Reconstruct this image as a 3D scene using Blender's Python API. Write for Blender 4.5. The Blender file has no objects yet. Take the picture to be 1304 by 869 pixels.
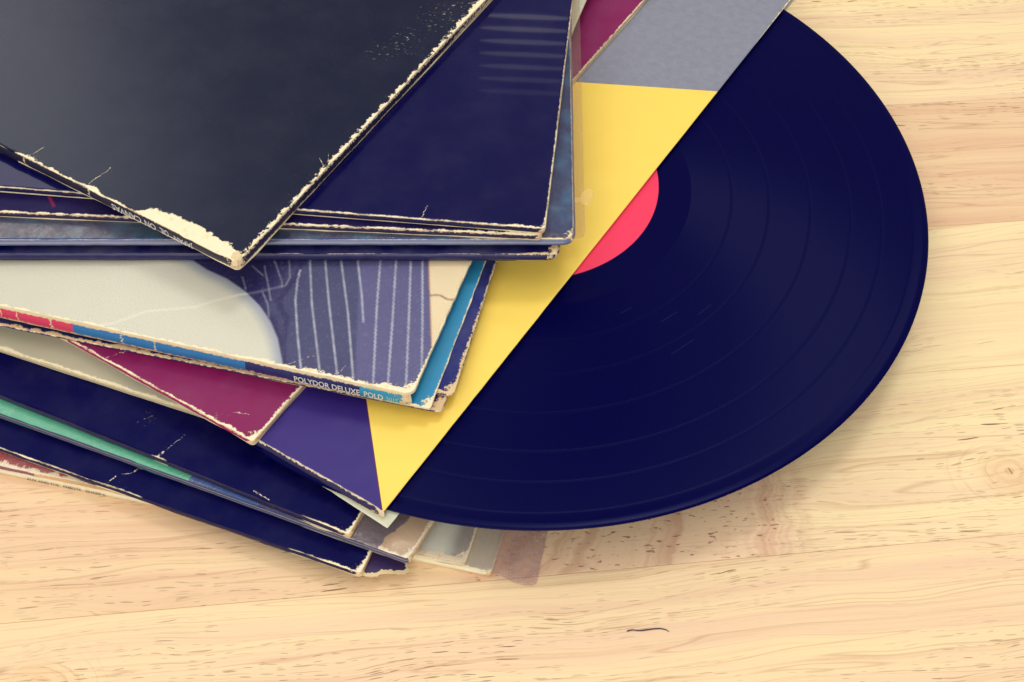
import bpy, math, random
from mathutils import Matrix, Vector
U = 0.01                                     # everything below is written in centimetres
scene = bpy.context.scene
COL = scene.collection
rad = math.radians

# ------------------------------------------------------------------ camera
CAM_H, TILT, ROLL, FPX = 38.99, 37.03, 2.75, 1710.0
cam_d = bpy.data.cameras.new('camera'); cam = bpy.data.objects.new('camera', cam_d); COL.objects.link(cam)
cam_d.sensor_width = 36.0; cam_d.lens = FPX / 1304 * 36.0
cam_d.clip_start = 0.01; cam_d.clip_end = 50
cam.matrix_world = Matrix.Translation((0, 0, CAM_H * U)) @ Matrix.Rotation(rad(TILT), 4, 'X') @ Matrix.Rotation(rad(ROLL), 4, 'Z')
scene.camera = cam
# ------------------------------------------------------------------ room light
world = bpy.data.worlds.new('World'); scene.world = world; world.use_nodes = True
bg = world.node_tree.nodes['Background']; bg.inputs[0].default_value = (1.0, 0.95, 0.88, 1); bg.inputs[1].default_value = 0.42


def area(name, loc, target, sx, sy, power, col):
    d = bpy.data.lights.new(name, 'AREA'); d.shape = 'RECTANGLE'; d.size = sx; d.size_y = sy; d.energy = power; d.color = col
    o = bpy.data.objects.new(name, d); COL.objects.link(o); o.location = loc
    o.rotation_euler = (Vector(target) - Vector(loc)).to_track_quat('-Z', 'Y').to_euler()
    return o


CEN = (0, 0.3, 0.03)
area('ceiling_light', (-0.22, 0.12, 1.75), CEN, 1.9, 1.5, 12, (1.0, 0.95, 0.87))
area('sheen_lamp', (0.26, 0.92, 1.75), CEN, 0.36, 0.36, 6.5, (1.0, 0.95, 0.87))  # small lamp added to draw the wedge of sheen on the record
area('front_fill', (-0.3, -1.3, 1.25), CEN, 1.6, 1.0, 16, (1.0, 0.95, 0.88))  # soft fill added behind the camera to brighten the front-facing spines
area('side_window', (-1.28, 2.05, 1.80), (-0.25, 0.40, 0.05), 0.8, 1.0, 7.5, (1.0, 0.97, 0.92))
for i in range(7):                            # daylight between the slats of a window blind, behind the table
    el = 39.0 + i * 0.60
    dist = 3.0
    area('blind_gap', (0.0, 0.38 + dist * math.cos(rad(el)), 0.052 + dist * math.sin(rad(el))), (0.02, 0.38, 0.05), 0.24, 0.012, 0.016 - i * .002, (1, 0.97, 0.9)).data.shape = 'ELLIPSE'
vs = scene.view_settings
vs.view_transform = 'Standard'; vs.look = 'None'; vs.exposure = 0.02; vs.gamma = 1.0; vs.use_curve_mapping = False


# ------------------------------------------------------------------ helpers
def lin(r, g, b, k=1.0):
    f = lambda c: (c / 255 / 12.92 if c / 255 <= 0.04045 else ((c / 255 + 0.055) / 1.055) ** 2.4) * k
    return (f(r), f(g), f(b), 1.0)


def frac(x): return x - math.floor(x)
def h1(i, s): return frac(math.sin(i * 127.1 + s * 311.7 + 0.37) * 43758.5453)
def n1(x, s):
    i = math.floor(x); f = x - i; f = f * f * (3 - 2 * f)
    return (h1(i, s) * (1 - f) + h1(i + 1, s) * f) * 2 - 1
def fbm(x, s): return n1(x, s) * 0.55 + n1(x * 2.7, s + 3) * 0.3 + n1(x * 7.1, s + 7) * 0.2


class N:
    """small node-tree writer"""
    def __init__(s, name):
        s.m = bpy.data.materials.new(name); s.m.use_nodes = True; s.t = s.m.node_tree; s.n = s.t.nodes
        s.b = s.n['Principled BSDF']; s.out = s.n['Material Output']
    def put(s, sock, v):
        if isinstance(v, (int, float)): sock.default_value = v
        elif isinstance(v, tuple):
            sock.default_value = v if len(v) == len(sock.default_value) else (v + (1.0,) if len(v) < len(sock.default_value) else v[:len(sock.default_value)])
        else: s.t.links.new(v, sock)
    def math(s, op, a, b=0.0, c=None, clamp=False):
        n = s.n.new('ShaderNodeMath'); n.operation = op; n.use_clamp = clamp
        s.put(n.inputs[0], a); s.put(n.inputs[1], b)
        if c is not None: s.put(n.inputs[2], c)
        return n.outputs[0]
    def add(s, a, b): return s.math('ADD', a, b)
    def sub(s, a, b): return s.math('SUBTRACT', a, b)
    def mul(s, a, b): return s.math('MULTIPLY', a, b)
    def max(s, a, b): return s.math('MAXIMUM', a, b)
    def step(s, x, a, b):                      # smooth 0..1 as x goes a..b (either way)
        n = s.n.new('ShaderNodeMapRange'); n.interpolation_type = 'SMOOTHSTEP' if a < b else 'LINEAR'
        s.put(n.inputs[0], x); n.inputs[1].default_value = a; n.inputs[2].default_value = b
        n.inputs[3].default_value = 0; n.inputs[4].default_value = 1; return n.outputs[0]
    def mix(s, f, a, b, mode='MIX'):
        n = s.n.new('ShaderNodeMix'); n.data_type = 'RGBA'; n.blend_type = mode
        s.put(n.inputs[0], f); s.put(n.inputs[6], a); s.put(n.inputs[7], b); return n.outputs[2]
    def fmix(s, f, a, b):
        n = s.n.new('ShaderNodeMix'); n.data_type = 'FLOAT'
        s.put(n.inputs[0], f); s.put(n.inputs[2], a); s.put(n.inputs[3], b); return n.outputs[0]
    def uv(s):
        n = s.n.new('ShaderNodeTexCoord'); q = s.n.new('ShaderNodeSeparateXYZ'); s.t.links.new(n.outputs['UV'], q.inputs[0])
        return n.outputs['UV'], q.outputs[0], q.outputs[1]
    def vec(s, x, y, z=0.0):
        n = s.n.new('ShaderNodeCombineXYZ'); s.put(n.inputs[0], x); s.put(n.inputs[1], y); s.put(n.inputs[2], z); return n.outputs[0]
    def noise(s, v, scale, detail=3.0, rough=0.55, dist=0.0):
        n = s.n.new('ShaderNodeTexNoise'); n.noise_dimensions = '3D'; s.put(n.inputs['Vector'], v)
        n.inputs['Scale'].default_value = scale; n.inputs['Detail'].default_value = detail
        n.inputs['Roughness'].default_value = rough; n.inputs['Distortion'].default_value = dist
        return n.outputs[0]
    def curve(s, x, pts, L=32.0):
        """piecewise-linear value (cm) over x (cm)"""
        n = s.n.new('ShaderNodeFloatCurve'); c = n.mapping.curves[0]
        pts = sorted(pts)
        if pts[0][0] > 0: pts = [(0, pts[0][1])] + pts
        if pts[-1][0] < L: pts = pts + [(L, pts[-1][1])]
        c.points[0].location = (0, pts[0][1]); c.points[1].location = (1, pts[-1][1])
        for p in pts[1:-1]: c.points.new(p[0] / L, p[1])
        for p in c.points: p.handle_type = 'VECTOR'
        n.mapping.update()
        s.put(n.inputs['Value'], s.math('DIVIDE', x, L, clamp=True)); return n.outputs[0]
    def ramp(s, x, pts, L=32.0, const=True):
        n = s.n.new('ShaderNodeValToRGB'); n.color_ramp.interpolation = 'CONSTANT' if const else 'LINEAR'
        e = n.color_ramp.elements
        while len(e) < len(pts): e.new(0.5)
        for k, (p, c) in enumerate(pts): e[k].position = p / L; e[k].color = c
        s.put(n.inputs[0], s.math('DIVIDE', x, L, clamp=True)); return n.outputs[0]
    def seg(s, u, v, a, b, w):
        """soft mask along a line a-b in the (u, v) plane"""
        dx, dy = b[0] - a[0], b[1] - a[1]; q = dx * dx + dy * dy
        du = s.sub(u, a[0]); dv = s.sub(v, a[1])
        t = s.math('DIVIDE', s.add(s.mul(du, dx), s.mul(dv, dy)), q, clamp=True)
        ex = s.sub(du, s.mul(t, dx)); ey = s.sub(dv, s.mul(t, dy))
        d = s.math('SQRT', s.add(s.mul(ex, ex), s.mul(ey, ey)))
        return s.step(d, w * .8, w * 0.3)
    def bump(s, h, strength, dist=0.02 * U, normal=None):
        n = s.n.new('ShaderNodeBump'); n.inputs['Strength'].default_value = strength; n.inputs['Distance'].default_value = dist
        s.put(n.inputs['Height'], h)
        if normal is not None: s.t.links.new(normal, n.inputs['Normal'])
        return n.outputs[0]
    def set(s, **k):
        for a, v in k.items(): s.put(s.b.inputs[a.replace('_', ' ')], v)
        return s.m


CREAM = lin(250, 238, 204, .98)
TAN = lin(232, 200, 160, .95)


def cover_mat(name, base, front=((0, .06),), right=((0, .05),), corner=.35, rough=.42, spec=.35, segs=(), paint=None,
              wear=CREAM, specks=1.0, mottle=.25, scale=5.0, coat=0.0, wavy=.25, scuffs=(), tint=None, coat_rough=.06):
    m = N(name); uvv, u, v = m.uv()
    na = m.noise(uvv, scale * .34, 8, .74); nn = m.step(na, .36, .62)
    nb = m.noise(m.vec(m.add(u, 31.7), v), scale * .8, 7, .70); nbb = m.step(nb, .36, .62)
    def worn(c, x, q):                         # solid when the tear is wide, broken when it is narrow
        w = m.curve(c[0], list(c[1])); e = m.max(m.mul(w, q), m.sub(w, m.add(.06, m.mul(m.sub(1, q), .13))))
        return m.mul(m.step(m.sub(x, e), .018, -.018), m.step(w, .003, .012))
    mf = worn((u, front), v, nn); mr = worn((v, right), u, nbb)
    rc = m.math('SQRT', m.add(m.mul(u, u), m.mul(v, v)))
    mc = m.step(m.sub(rc, m.mul(m.add(nn, .55), corner * .75)), .03, -.03)
    mask = m.max(m.max(mf, mr), mc)
    # flecks of missing ink close to the worn edges, and rare ones further in
    fine = m.noise(uvv, 26, 3, .6)
    nearf = m.mul(m.step(v, .55, 0.0), m.step(m.curve(u, list(front)), 0, .05))
    nearr = m.mul(m.step(u, .45, 0.0), m.step(m.curve(v, list(right)), 0, .05))
    near = m.max(nearf, nearr)
    thr = m.fmix(near, .785 - .022 * specks, .66)
    fl = m.step(m.sub(fine, thr), 0.0, .03)
    mask = m.max(mask, m.mul(fl, .75 if specks else 0))
    for (a, b, w) in segs:
        jag = m.mul(m.sub(m.noise(uvv, 5, 3), .5), .16)
        mk = m.seg(m.add(u, jag), m.add(v, jag), a, b, w)
        mask = m.max(mask, m.mul(m.mul(mk, .8), m.step(m.noise(uvv, 11, 2), .40, .56)))
    for (cu, cv, r, am) in scuffs:             # rubbed patches
        du = m.sub(u, cu); dv = m.sub(v, cv)
        d = m.math('SQRT', m.add(m.mul(du, du), m.mul(dv, dv)))
        patch = m.mul(m.step(d, r, r * .2), m.step(m.noise(m.vec(m.mul(m.add(u, v), 1.6), m.mul(m.sub(u, v), .55)), 5.5, 5, .7), .60, .67))
        mask = m.max(mask, m.mul(patch, am))
    if paint == 'attr':
        a = m.n.new('ShaderNodeAttribute'); a.attribute_name = 'print'; bc = a.outputs['Color']
        weave = m.noise(m.vec(m.mul(u, 1.0), m.mul(v, 1.0)), 30, 2)
        bc = m.mix(m.mul(m.step(weave, .40, .66), .26), bc, lin(62, 60, 96))
        bc = m.mix(m.mul(m.step(m.noise(m.vec(m.mul(u, 22), m.mul(v, 5)), 1.0, 3), .52, .72), .10), bc, lin(190, 190, 210))
    elif callable(paint): bc = paint(m, u, v)
    else: bc = base
    mo = m.noise(uvv, .55, 5, .6)
    bc2 = m.mix(m.mul(m.step(mo, .35, .75), mottle), bc, m.mix(.5, bc, lin(150, 150, 165)) if not callable(paint) and paint is None else m.mix(.25, bc, lin(120, 110, 120)))
    wc = m.mix(m.mul(m.step(nb, .52, .68), .6), wear, TAN)
    wc = m.mix(m.mul(m.step(fine, .60, .74), .5), wc, lin(176, 140, 104))
    colr = m.mix(mask, bc2, wc)
    rv = m.add(rough - .04, m.mul(mo, .08))
    und = m.noise(uvv, .35, 2)
    fib = m.mul(m.sub(1, mask), 1.0)
    hh = m.add(m.mul(fib, .9), m.mul(m.noise(uvv, 55, 2), .12))
    bn = m.bump(hh, .55, .02 * U); bn = m.bump(und, wavy, .35 * U, bn)
    if tint is None and base is not None and max(base[:2]) < .03: tint = (.40, .45, 1.0, 1)      # blue sheen of the dark inks
    return m.set(Specular_Tint=tint or (1, 1, 1, 1), Base_Color=colr, Roughness=m.fmix(mask, rv, .9), Specular_IOR_Level=m.fmix(mask, spec, .1), Coat_Weight=m.mul(m.sub(1, mask), coat) if coat else 0.0,
                 Coat_Roughness=coat_rough, Normal=bn)


def spine_mat(name, bands, top=((0, .06),), bot=((0, .06),), T=.35, rough=.4, spec=.3, wear=CREAM, specks=.6, scale=6.0, cracks=(), end=.25):
    """bands: list of (u, colour); UV is (u cm, height 0..1)"""
    m = N(name); uvv, u, h = m.uv()
    q = m.vec(u, m.mul(h, T)); nn = m.step(m.noise(q, scale, 6, .72), .36, .62); n2 = m.step(m.noise(m.vec(m.add(u, 17), m.mul(h, T)), scale, 6, .72), .36, .62)
    bc = m.ramp(u, list(bands)) if len(bands) > 1 else bands[0][1]
    y = m.mul(h, T); yt = m.sub(T, y)
    wt_, wb_ = m.curve(u, list(top)), m.curve(u, list(bot))
    mk = m.max(m.mul(m.step(m.sub(yt, m.mul(wt_, nn)), .012, -.012), m.step(wt_, .002, .008)), m.mul(m.step(m.sub(y, m.mul(wb_, n2)), .012, -.012), m.step(wb_, .002, .008)))
    mk = m.max(mk, m.step(m.sub(u, m.mul(m.add(nn, .3), end)), .03, -.03))
    fl = m.step(m.noise(q, 30, 3), .74, .78); mk = m.max(mk, m.mul(fl, specks))
    for c in cracks:
        j = m.mul(m.sub(m.noise(q, 8, 2), .5), .3)
        mk = m.max(mk, m.step(m.math('ABSOLUTE', m.sub(m.add(u, j), c)), .035, .012))
    wc = m.mix(n2, wear, TAN)
    col = m.mix(mk, m.mix(m.mul(m.noise(q, 3, 4), .25), bc, m.mix(.4, bc, lin(150, 150, 170))), wc)
    bn = m.bump(m.add(m.mul(m.sub(1, mk), .8), m.mul(m.noise(q, 40, 2), .15)), .5, .02 * U)
    return m.set(Base_Color=col, Roughness=m.fmix(mk, rough, .9), Specular_IOR_Level=m.fmix(mk, spec, .1), Normal=bn)


def plain_mat(name, c, rough=.6, spec=.3, grain=.12, scale=8):
    m = N(name); uvv, u, v = m.uv()
    n = m.noise(uvv, scale, 4, .6)
    return m.set(Base_Color=m.mix(m.mul(n, grain * 2), c, m.mix(.5, c, lin(90, 80, 90))), Roughness=rough, Specular_IOR_Level=spec,
                 Normal=m.bump(m.noise(uvv, 40, 3), .25, .015 * U))


def film_mat(name, tint, haze, haze_col, wrinkle=1.0, rough=.18, outer=None):
    """clear plastic: lets light through, a milky veil, and glossy wrinkles"""
    m = N(name); uvv, u, v = m.uv()
    ge = m.n.new('ShaderNodeNewGeometry')
    tr = m.n.new('ShaderNodeBsdfTransparent'); tr.inputs[0].default_value = tint
    w1 = m.noise(m.vec(m.mul(u, 1.0), m.mul(v, 1.0)), 1.1, 4, .6, .9)
    w2 = m.noise(m.vec(m.add(m.mul(u, .8), v), m.sub(m.mul(v, .25), u)), 3.2, 4, .65, 1.2)
    ridge = m.step(m.math('ABSOLUTE', m.sub(w2, .5)), .03, .0)
    hgt = m.add(m.mul(w1, 1.0), m.mul(ridge, .22))
    bn = m.bump(hgt, .6 * wrinkle, .3 * U)
    hz = m.add(haze, m.mul(ridge, .14 * wrinkle)); hz = m.mul(m.add(hz, m.mul(m.sub(w1, .5), haze * .8)), m.fmix(ge.outputs['Backfacing'], 1.0, .15))
    if outer:
        k = m.step(u, outer[0] + .04, outer[0] - .04)
        hz = m.add(hz, m.mul(k, m.add(outer[1], m.mul(ridge, .2)))); m.put(tr.inputs[0], m.mix(k, tint, outer[2]))
    m.set(Base_Color=haze_col, Roughness=rough, Specular_IOR_Level=.6, Normal=bn)
    mx = m.n.new('ShaderNodeMixShader'); m.put(mx.inputs[0], hz)
    m.t.links.new(tr.outputs[0], mx.inputs[1]); m.t.links.new(m.b.outputs[0], mx.inputs[2])
    gl = m.n.new('ShaderNodeBsdfGlossy'); gl.inputs['Roughness'].default_value = rough; m.t.links.new(bn, gl.inputs['Normal'])
    fr = m.n.new('ShaderNodeFresnel'); fr.inputs[0].default_value = 1.42; m.t.links.new(bn, fr.inputs['Normal'])
    # the inner face of the film adds no second mirror
    m2 = m.n.new('ShaderNodeMixShader'); m.t.links.new(m.mul(fr.outputs[0], m.sub(1, ge.outputs['Backfacing'])), m2.inputs[0])
    m.t.links.new(mx.outputs[0], m2.inputs[1]); m.t.links.new(gl.outputs[0], m2.inputs[2])
    m.t.links.new(m2.outputs[0], m.out.inputs[0])
    return m.m


# ------------------------------------------------------------------ geometry
def mesh_obj(name, verts, faces, uvs, mat, parent=None, smooth=True, sharp=50, colors=None):
    me = bpy.data.meshes.new(name); me.from_pydata([(x * U, y * U, z * U) for x, y, z in verts], [], faces)
    if uvs is not None:
        lay = me.uv_layers.new(name='UVMap'); flat = []
        for l in me.loops: flat.extend(uvs[l.vertex_index])
        lay.data.foreach_set('uv', flat)
    if colors is not None:
        a = me.attributes.new('print', 'FLOAT_COLOR', 'POINT'); a.data.foreach_set('color', [c for q in colors for c in q])
    if smooth:
        me.polygons.foreach_set('use_smooth', [True] * len(me.polygons)); me.set_sharp_from_angle(angle=rad(sharp))
    me.materials.append(mat); me.validate()
    o = bpy.data.objects.new(name, me); COL.objects.link(o)
    if parent: o.parent = parent
    return o


def thing(name, label, cat, x, y, z, ang, group=None):
    o = bpy.data.objects.new(name, None); COL.objects.link(o)
    o.empty_display_size = .01; o.location = (x * U, y * U, z * U); o.rotation_euler = (0, 0, rad(ang))
    o['label'] = label; o['category'] = cat
    if group: o['group'] = group
    return o


def samples(fine_to, step, L, coarse=1.5, edge=True):
    a = [0.0, .03, .08, .15] if edge else [0.0]
    x = a[-1] + step
    while x < fine_to: a.append(x); x += step
    while x < L - coarse * .5: a.append(x); x += coarse
    a.append(L); return a


def loc(u, v, skew):                           # sleeve coordinates -> object coordinates
    t = rad(skew); return -u - math.sin(t) * v, math.cos(t) * v


def round_corner(u, v, r):
    if r > 0 and u < r and v < r:
        p, q = u - r, v - r; mx = max(abs(p), abs(q)); l = math.hypot(p, q)
        if l > 0: return r + p * mx / l, r + q * mx / l
    return u, v


def slab(name, mat, parent, zb, zt, W=31.5, L=31.5, u0=0.0, v0=0.0, rc=.25, jit=.02, seed=1, skew=0.0, zf=None, fu=None, fv=None, paint=None, ease=.02):
    """a sheet of card with its corner at (u0, v0); top grid, side walls, bottom"""
    us = fu or samples(19, .25, W); vs_ = fv or samples(14, .45, L)
    nu, nv = len(us), len(vs_); V = []; UV = []; C = []
    def pos(u, v, edge_in):
        a, b = round_corner(u, v, rc)
        ju = jit * fbm(b * 2.3, seed) * math.exp(-a / .25); jv = jit * fbm(a * 2.3, seed + 50) * math.exp(-b / .25)
        return a + ju + u0, b + jv + v0
    for j, v in enumerate(vs_):
        for i, u in enumerate(us):
            a, b = pos(u, v, 0); x, y = loc(a, b, skew)
            z = zt + (zf(a, b) if zf else 0)
            if i == 0 or j == 0: z -= ease
            V.append((x, y, z)); UV.append((a - u0, b - v0))
            C.append(paint(a - u0, b - v0) if paint else (0, 0, 0, 1))
    F = [(j * nu + i, (j + 1) * nu + i, (j + 1) * nu + i + 1, j * nu + i + 1) for j in range(nv - 1) for i in range(nu - 1)]
    ring = [i for i in range(nu - 1, -1, -1)] + [j * nu for j in range(1, nv)] + [(nv - 1) * nu + i for i in range(1, nu)] + [j * nu + nu - 1 for j in range(nv - 2, 0, -1)]
    base = len(V)
    for k in ring:
        x, y, z = V[k]; a, b = UV[k]
        V.append((x, y, z - (zt - zb) + ease)); UV.append((a - (.08 if k % nu == 0 else 0), b - (.08 if k < nu else 0))); C.append(C[k])
    n = len(ring)
    for k in range(n):
        k2 = (k + 1) % n; F.append((ring[k], ring[k2], base + k2, base + k))
    F.append([base + k for k in range(n)])
    return mesh_obj(name, V, F, UV, mat, parent, colors=C if paint else None)


def fold(name, mat, parent, z0, z1, axis='front', L=31.5, rc=.25, bulge=.04, skew=0.0, zf=None, seed=1, jit=.012, K=6, start=None):
    """the closed edge of a sleeve: a strip from the top board down to the bottom board"""
    s = []; x = 0
    for k in range(7): s.append(('arc', rad(45) * k / 6))
    t = rc
    while t < 20: t += .2; s.append(('st', t))
    while t < L - 1: t += 1.5; s.append(('st', t))
    s.append(('st', L)); V = []; UV = []
    for kind, t in s:
        if kind == 'arc':
            ph = t; a = rc - rc * math.cos(rad(45) + 0 - ph + rad(0)) if False else rc - rc * math.sin(rad(45) - ph); b = rc - rc * math.cos(rad(45) - ph)
            nx, ny = -math.sin(rad(45) - ph), -math.cos(rad(45) - ph)
        else: a, b, nx, ny = t, 0.0, 0.0, -1.0
        if axis == 'right': a, b, nx, ny = b, a, ny, nx
        for k in range(K + 1):
            h = k / K; w = bulge * math.sin(math.pi * h) + jit * fbm((a + b) * 2.5 + h * 1.5, seed)
            x, y = loc(a + nx * w, b + ny * w, skew)
            V.append((x, y, z0 + (z1 - z0) * h + (zf(a, b) if zf else 0))); UV.append((max(a, b) if axis == 'front' else max(a, b), h))
    n = len(s); F = []
    for i in range(n - 1):
        for k in range(K):
            q = (i * (K + 1) + k, i * (K + 1) + k + 1, (i + 1) * (K + 1) + k + 1, (i + 1) * (K + 1) + k)
            F.append(q if axis == 'front' else q[::-1])
    return mesh_obj(name, V, F, UV, mat, parent, sharp=80)


def lettering(name, text, mat, parent, u_right, z, height, width=None, flip=False, off=.07, skew=0.0, spacing=1.0, bold=.012):
    """words printed along the front spine; u_right is the end nearer the corner"""
    cu = bpy.data.curves.new(name, 'FONT'); cu.body = text; cu.size = 1; cu.space_character = spacing; cu.offset = bold; cu.resolution_u = 3
    tmp = bpy.data.objects.new(name, cu); COL.objects.link(tmp)
    me = bpy.data.meshes.new_from_object(tmp.evaluated_get(bpy.context.evaluated_depsgraph_get()))
    bpy.data.objects.remove(tmp); bpy.data.curves.remove(cu)
    xs = [v.co.x for v in me.vertices]; ys = [v.co.y for v in me.vertices]
    x0, x1, y0, y1 = min(xs), max(xs), min(ys), max(ys)
    ky = height / (y1 - y0); kx = (width / (x1 - x0)) if width else ky
    for v in me.vertices:
        X = (v.co.x - x0) * kx; Y = (v.co.y - (y0 + y1) / 2) * ky; wd = (x1 - x0) * kx
        if flip: X = wd - X; Y = -Y
        v.co = ((-u_right - wd + X) * U, -off * U, (z + Y) * U)
    if flip: pass
    me.name = name; me.materials.clear(); me.materials.append(mat)
    o = bpy.data.objects.new(name, me); COL.objects.link(o); o.parent = parent
    return o


def sleeve(label, z0, z1, x, y, ang, cover, spine, side=None, back=None, skew=0.0, rc=.25, tb=.07, bulge=.04, jit=.02, seed=1, zf=None, group='record sleeves in the pile', name='record_sleeve', open_right=False, fu=None, fv=None, paint=None):
    t = thing(name, label, 'record sleeve', x, y, z0, ang, group); T = z1 - z0
    slab('front_cover', cover, t, T - tb, T, rc=rc, jit=jit, seed=seed, skew=skew, zf=zf, fu=fu, fv=fv, paint=paint)
    slab('back_cover', back or cover, t, 0.0, tb, rc=rc, jit=jit, seed=seed + 9, skew=skew, fu=samples(10, .8, 31.5), fv=samples(4, .8, 31.5))
    if T > tb * 2.2:
        fold('spine', spine, t, tb * .5, T - tb * .35, 'front', rc=rc, bulge=bulge, skew=skew, zf=None if zf is None else (lambda a, b: zf(a, b) * .5), seed=seed + 4)
        if not open_right: fold('side_edge', side or spine, t, tb * .5, T - tb * .35, 'right', rc=rc, bulge=bulge * .6, skew=skew, seed=seed + 6)
    return t


# ================================================================== the table
GR = 8.6                                       # direction of the grain, degrees
table = bpy.data.objects.new('table_top', None); COL.objects.link(table); table.rotation_euler = (0, 0, rad(GR))
table['kind'] = 'structure'; table['label'] = 'pale wooden table top glued from long staves'; table.empty_display_size = .02


def wood(name, seed, light, pink, amount, pores, knots=(), arcs=(), heart=None):
    m = N(name); uvv, s, n = m.uv()
    so = m.add(s, seed * 13.7); no = m.add(n, seed * 7.3)
    warp = m.mul(m.sub(m.noise(m.vec(m.mul(so, .055), m.mul(no, .22)), 1.0, 3), .5), 2.6)
    nw = m.add(no, warp)
    bands = m.noise(m.vec(m.mul(so, .022), m.mul(nw, .95)), 1.0, 5, .6)
    col = m.mix(m.mul(m.step(bands, .36, .66), amount), light, pink)
    fine = m.noise(m.vec(m.mul(so, .10), m.mul(nw, 9.5)), 1.0, 6, .72)
    col = m.mix(m.mul(m.step(fine, .46, .74), .42), col, lin(218, 168, 132, .9))
    streak = m.noise(m.vec(m.mul(so, .045), m.mul(nw, 2.4)), 1.0, 3)
    col = m.mix(m.mul(m.step(streak, .56, .70), .26), col, lin(205, 150, 108, .85))
    if heart:                                    # darker, pinker heartwood towards one end of the stave
        hz = m.mul(m.step(m.add(s, m.mul(m.sub(m.noise(m.vec(m.mul(so, .12), m.mul(nw, .9)), 1.0, 3), .5), 9.0)), heart[1], heart[0]), heart[2])
        col = m.mix(hz, col, m.mix(m.step(streak, .3, .7), lin(226, 178, 144, .92), lin(240, 204, 166, .95)))
    # thin dark line of late wood, now and then
    ln = m.step(m.math('ABSOLUTE', m.sub(m.noise(m.vec(m.mul(so, .03), m.mul(nw, .75)), 1.0, 2), .5)), .007, .0)
    col = m.mix(m.mul(ln, .30), col, lin(180, 112, 82, .8))
    # open pores, short dashes along the grain
    zone = m.step(m.noise(m.vec(m.mul(so, .09), m.mul(nw, .35)), 1.0, 3), .40, .62)
    def pores_at(fs, fn, keep, size, off):      # one short dark vessel line per cell, each with its own length
        q = m.n.new('ShaderNodeTexVoronoi'); q.inputs['Scale'].default_value = 1.0; q.inputs['Randomness'].default_value = 1.0
        m.put(q.inputs['Vector'], m.vec(m.add(m.mul(so, fs), off), m.mul(nw2, fn), off))
        c = m.n.new('ShaderNodeSeparateColor'); m.t.links.new(q.outputs['Color'], c.inputs[0])
        rad_ = m.mul(m.mul(m.step(c.outputs[0], 1 - keep, 1.0), m.add(.35, c.outputs[1])), size)
        return m.mul(m.step(m.sub(q.outputs['Distance'], rad_), .02, -.05), m.add(.35, m.mul(c.outputs[2], .65)))
    nw2 = m.add(nw, m.mul(m.sub(m.noise(m.vec(m.mul(so, .5), no), 1.0, 2), .5), .25))
    p1 = pores_at(.95, 15.0, .24 + .12 * pores, .36, 3.1)
    p2 = pores_at(1.8, 28.0, .60, .40, 7.7)
    p3 = pores_at(.5, 26.0, .45, .44, 11.3)
    pm = m.max(m.max(m.mul(p1, m.add(.22, m.mul(zone, .78))), m.mul(p2, m.add(.06, m.mul(zone, .8)))), m.mul(p3, m.mul(zone, .7)))
    col = m.mix(m.mul(pm, .95), col, lin(124, 74, 56, .75))
    bh = m.sub(1, pm)
    for (ks, kn, r) in knots:
        ds = m.sub(s, ks); dn = m.sub(n, kn)
        d = m.math('SQRT', m.add(m.mul(m.mul(ds, ds), .55), m.mul(dn, dn)))
        d = m.add(d, m.mul(m.sub(m.noise(uvv, 1.3, 3), .5), .35))
        body = m.step(d, r, r * .45)
        rings = m.step(m.math('SINE', m.mul(d, 21.0)), -.2, .9)
        kc = m.mix(m.mul(rings, .40), lin(238, 196, 146, .95), lin(196, 134, 92, .85))
        col = m.mix(m.mul(body, .36), col, kc)
        col = m.mix(m.mul(m.seg(s, n, (ks + .02, kn + .12), (ks + .07, kn - .1), .035), .8), col, lin(110, 62, 40, .7))
        halo = m.mul(m.step(d, r * 1.9, r * .8), m.step(m.noise(m.vec(m.mul(d, 9), m.mul(so, .8)), 1.0, 3), .54, .66))
        col = m.mix(m.mul(halo, .22), col, lin(186, 122, 84, .8))
    for (cs, cn, asp, r0, r1, half) in arcs:  # growth rings cut across the board
        ds = m.sub(s, cs); dn = m.mul(m.sub(n, cn), asp)
        d = m.add(m.math('SQRT', m.add(m.mul(ds, ds), m.mul(dn, dn))), m.mul(m.sub(m.noise(m.vec(m.mul(s, .5), n), 1.0, 3), .5), 1.1))
        zone2 = m.mul(m.mul(m.step(d, r0, r0 + 1.2), m.step(d, r1, r1 - 1.6)), m.step(ds, .2, 1.2))
        rr = m.noise(m.vec(m.mul(d, 1.5), .5), 1.0, 3)
        dash = m.noise(m.vec(m.mul(so, 2.4), m.mul(no, 8.5)), 1.0, 2)
        col = m.mix(m.mul(zone2, .6), col, pink)
        col = m.mix(m.mul(m.mul(zone2, m.step(rr, .44, .62)), .5), col, lin(206, 152, 124, .9))
        col = m.mix(m.mul(m.mul(zone2, m.step(dash, .61, .68)), .75), col, lin(142, 82, 62, .75))
    big = m.noise(m.vec(m.mul(so, .06), m.mul(no, .12)), 1.0, 2)
    col = m.mix(m.mul(m.step(big, .45, .7), .25), col, lin(252, 232, 176, .95))
    bn = m.bump(m.add(bh, m.mul(fine, .25)), .35, .012 * U)
    return m.set(Base_Color=col, Roughness=m.add(.44, m.mul(fine, .16)), Specular_IOR_Level=.22, Normal=bn)


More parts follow.
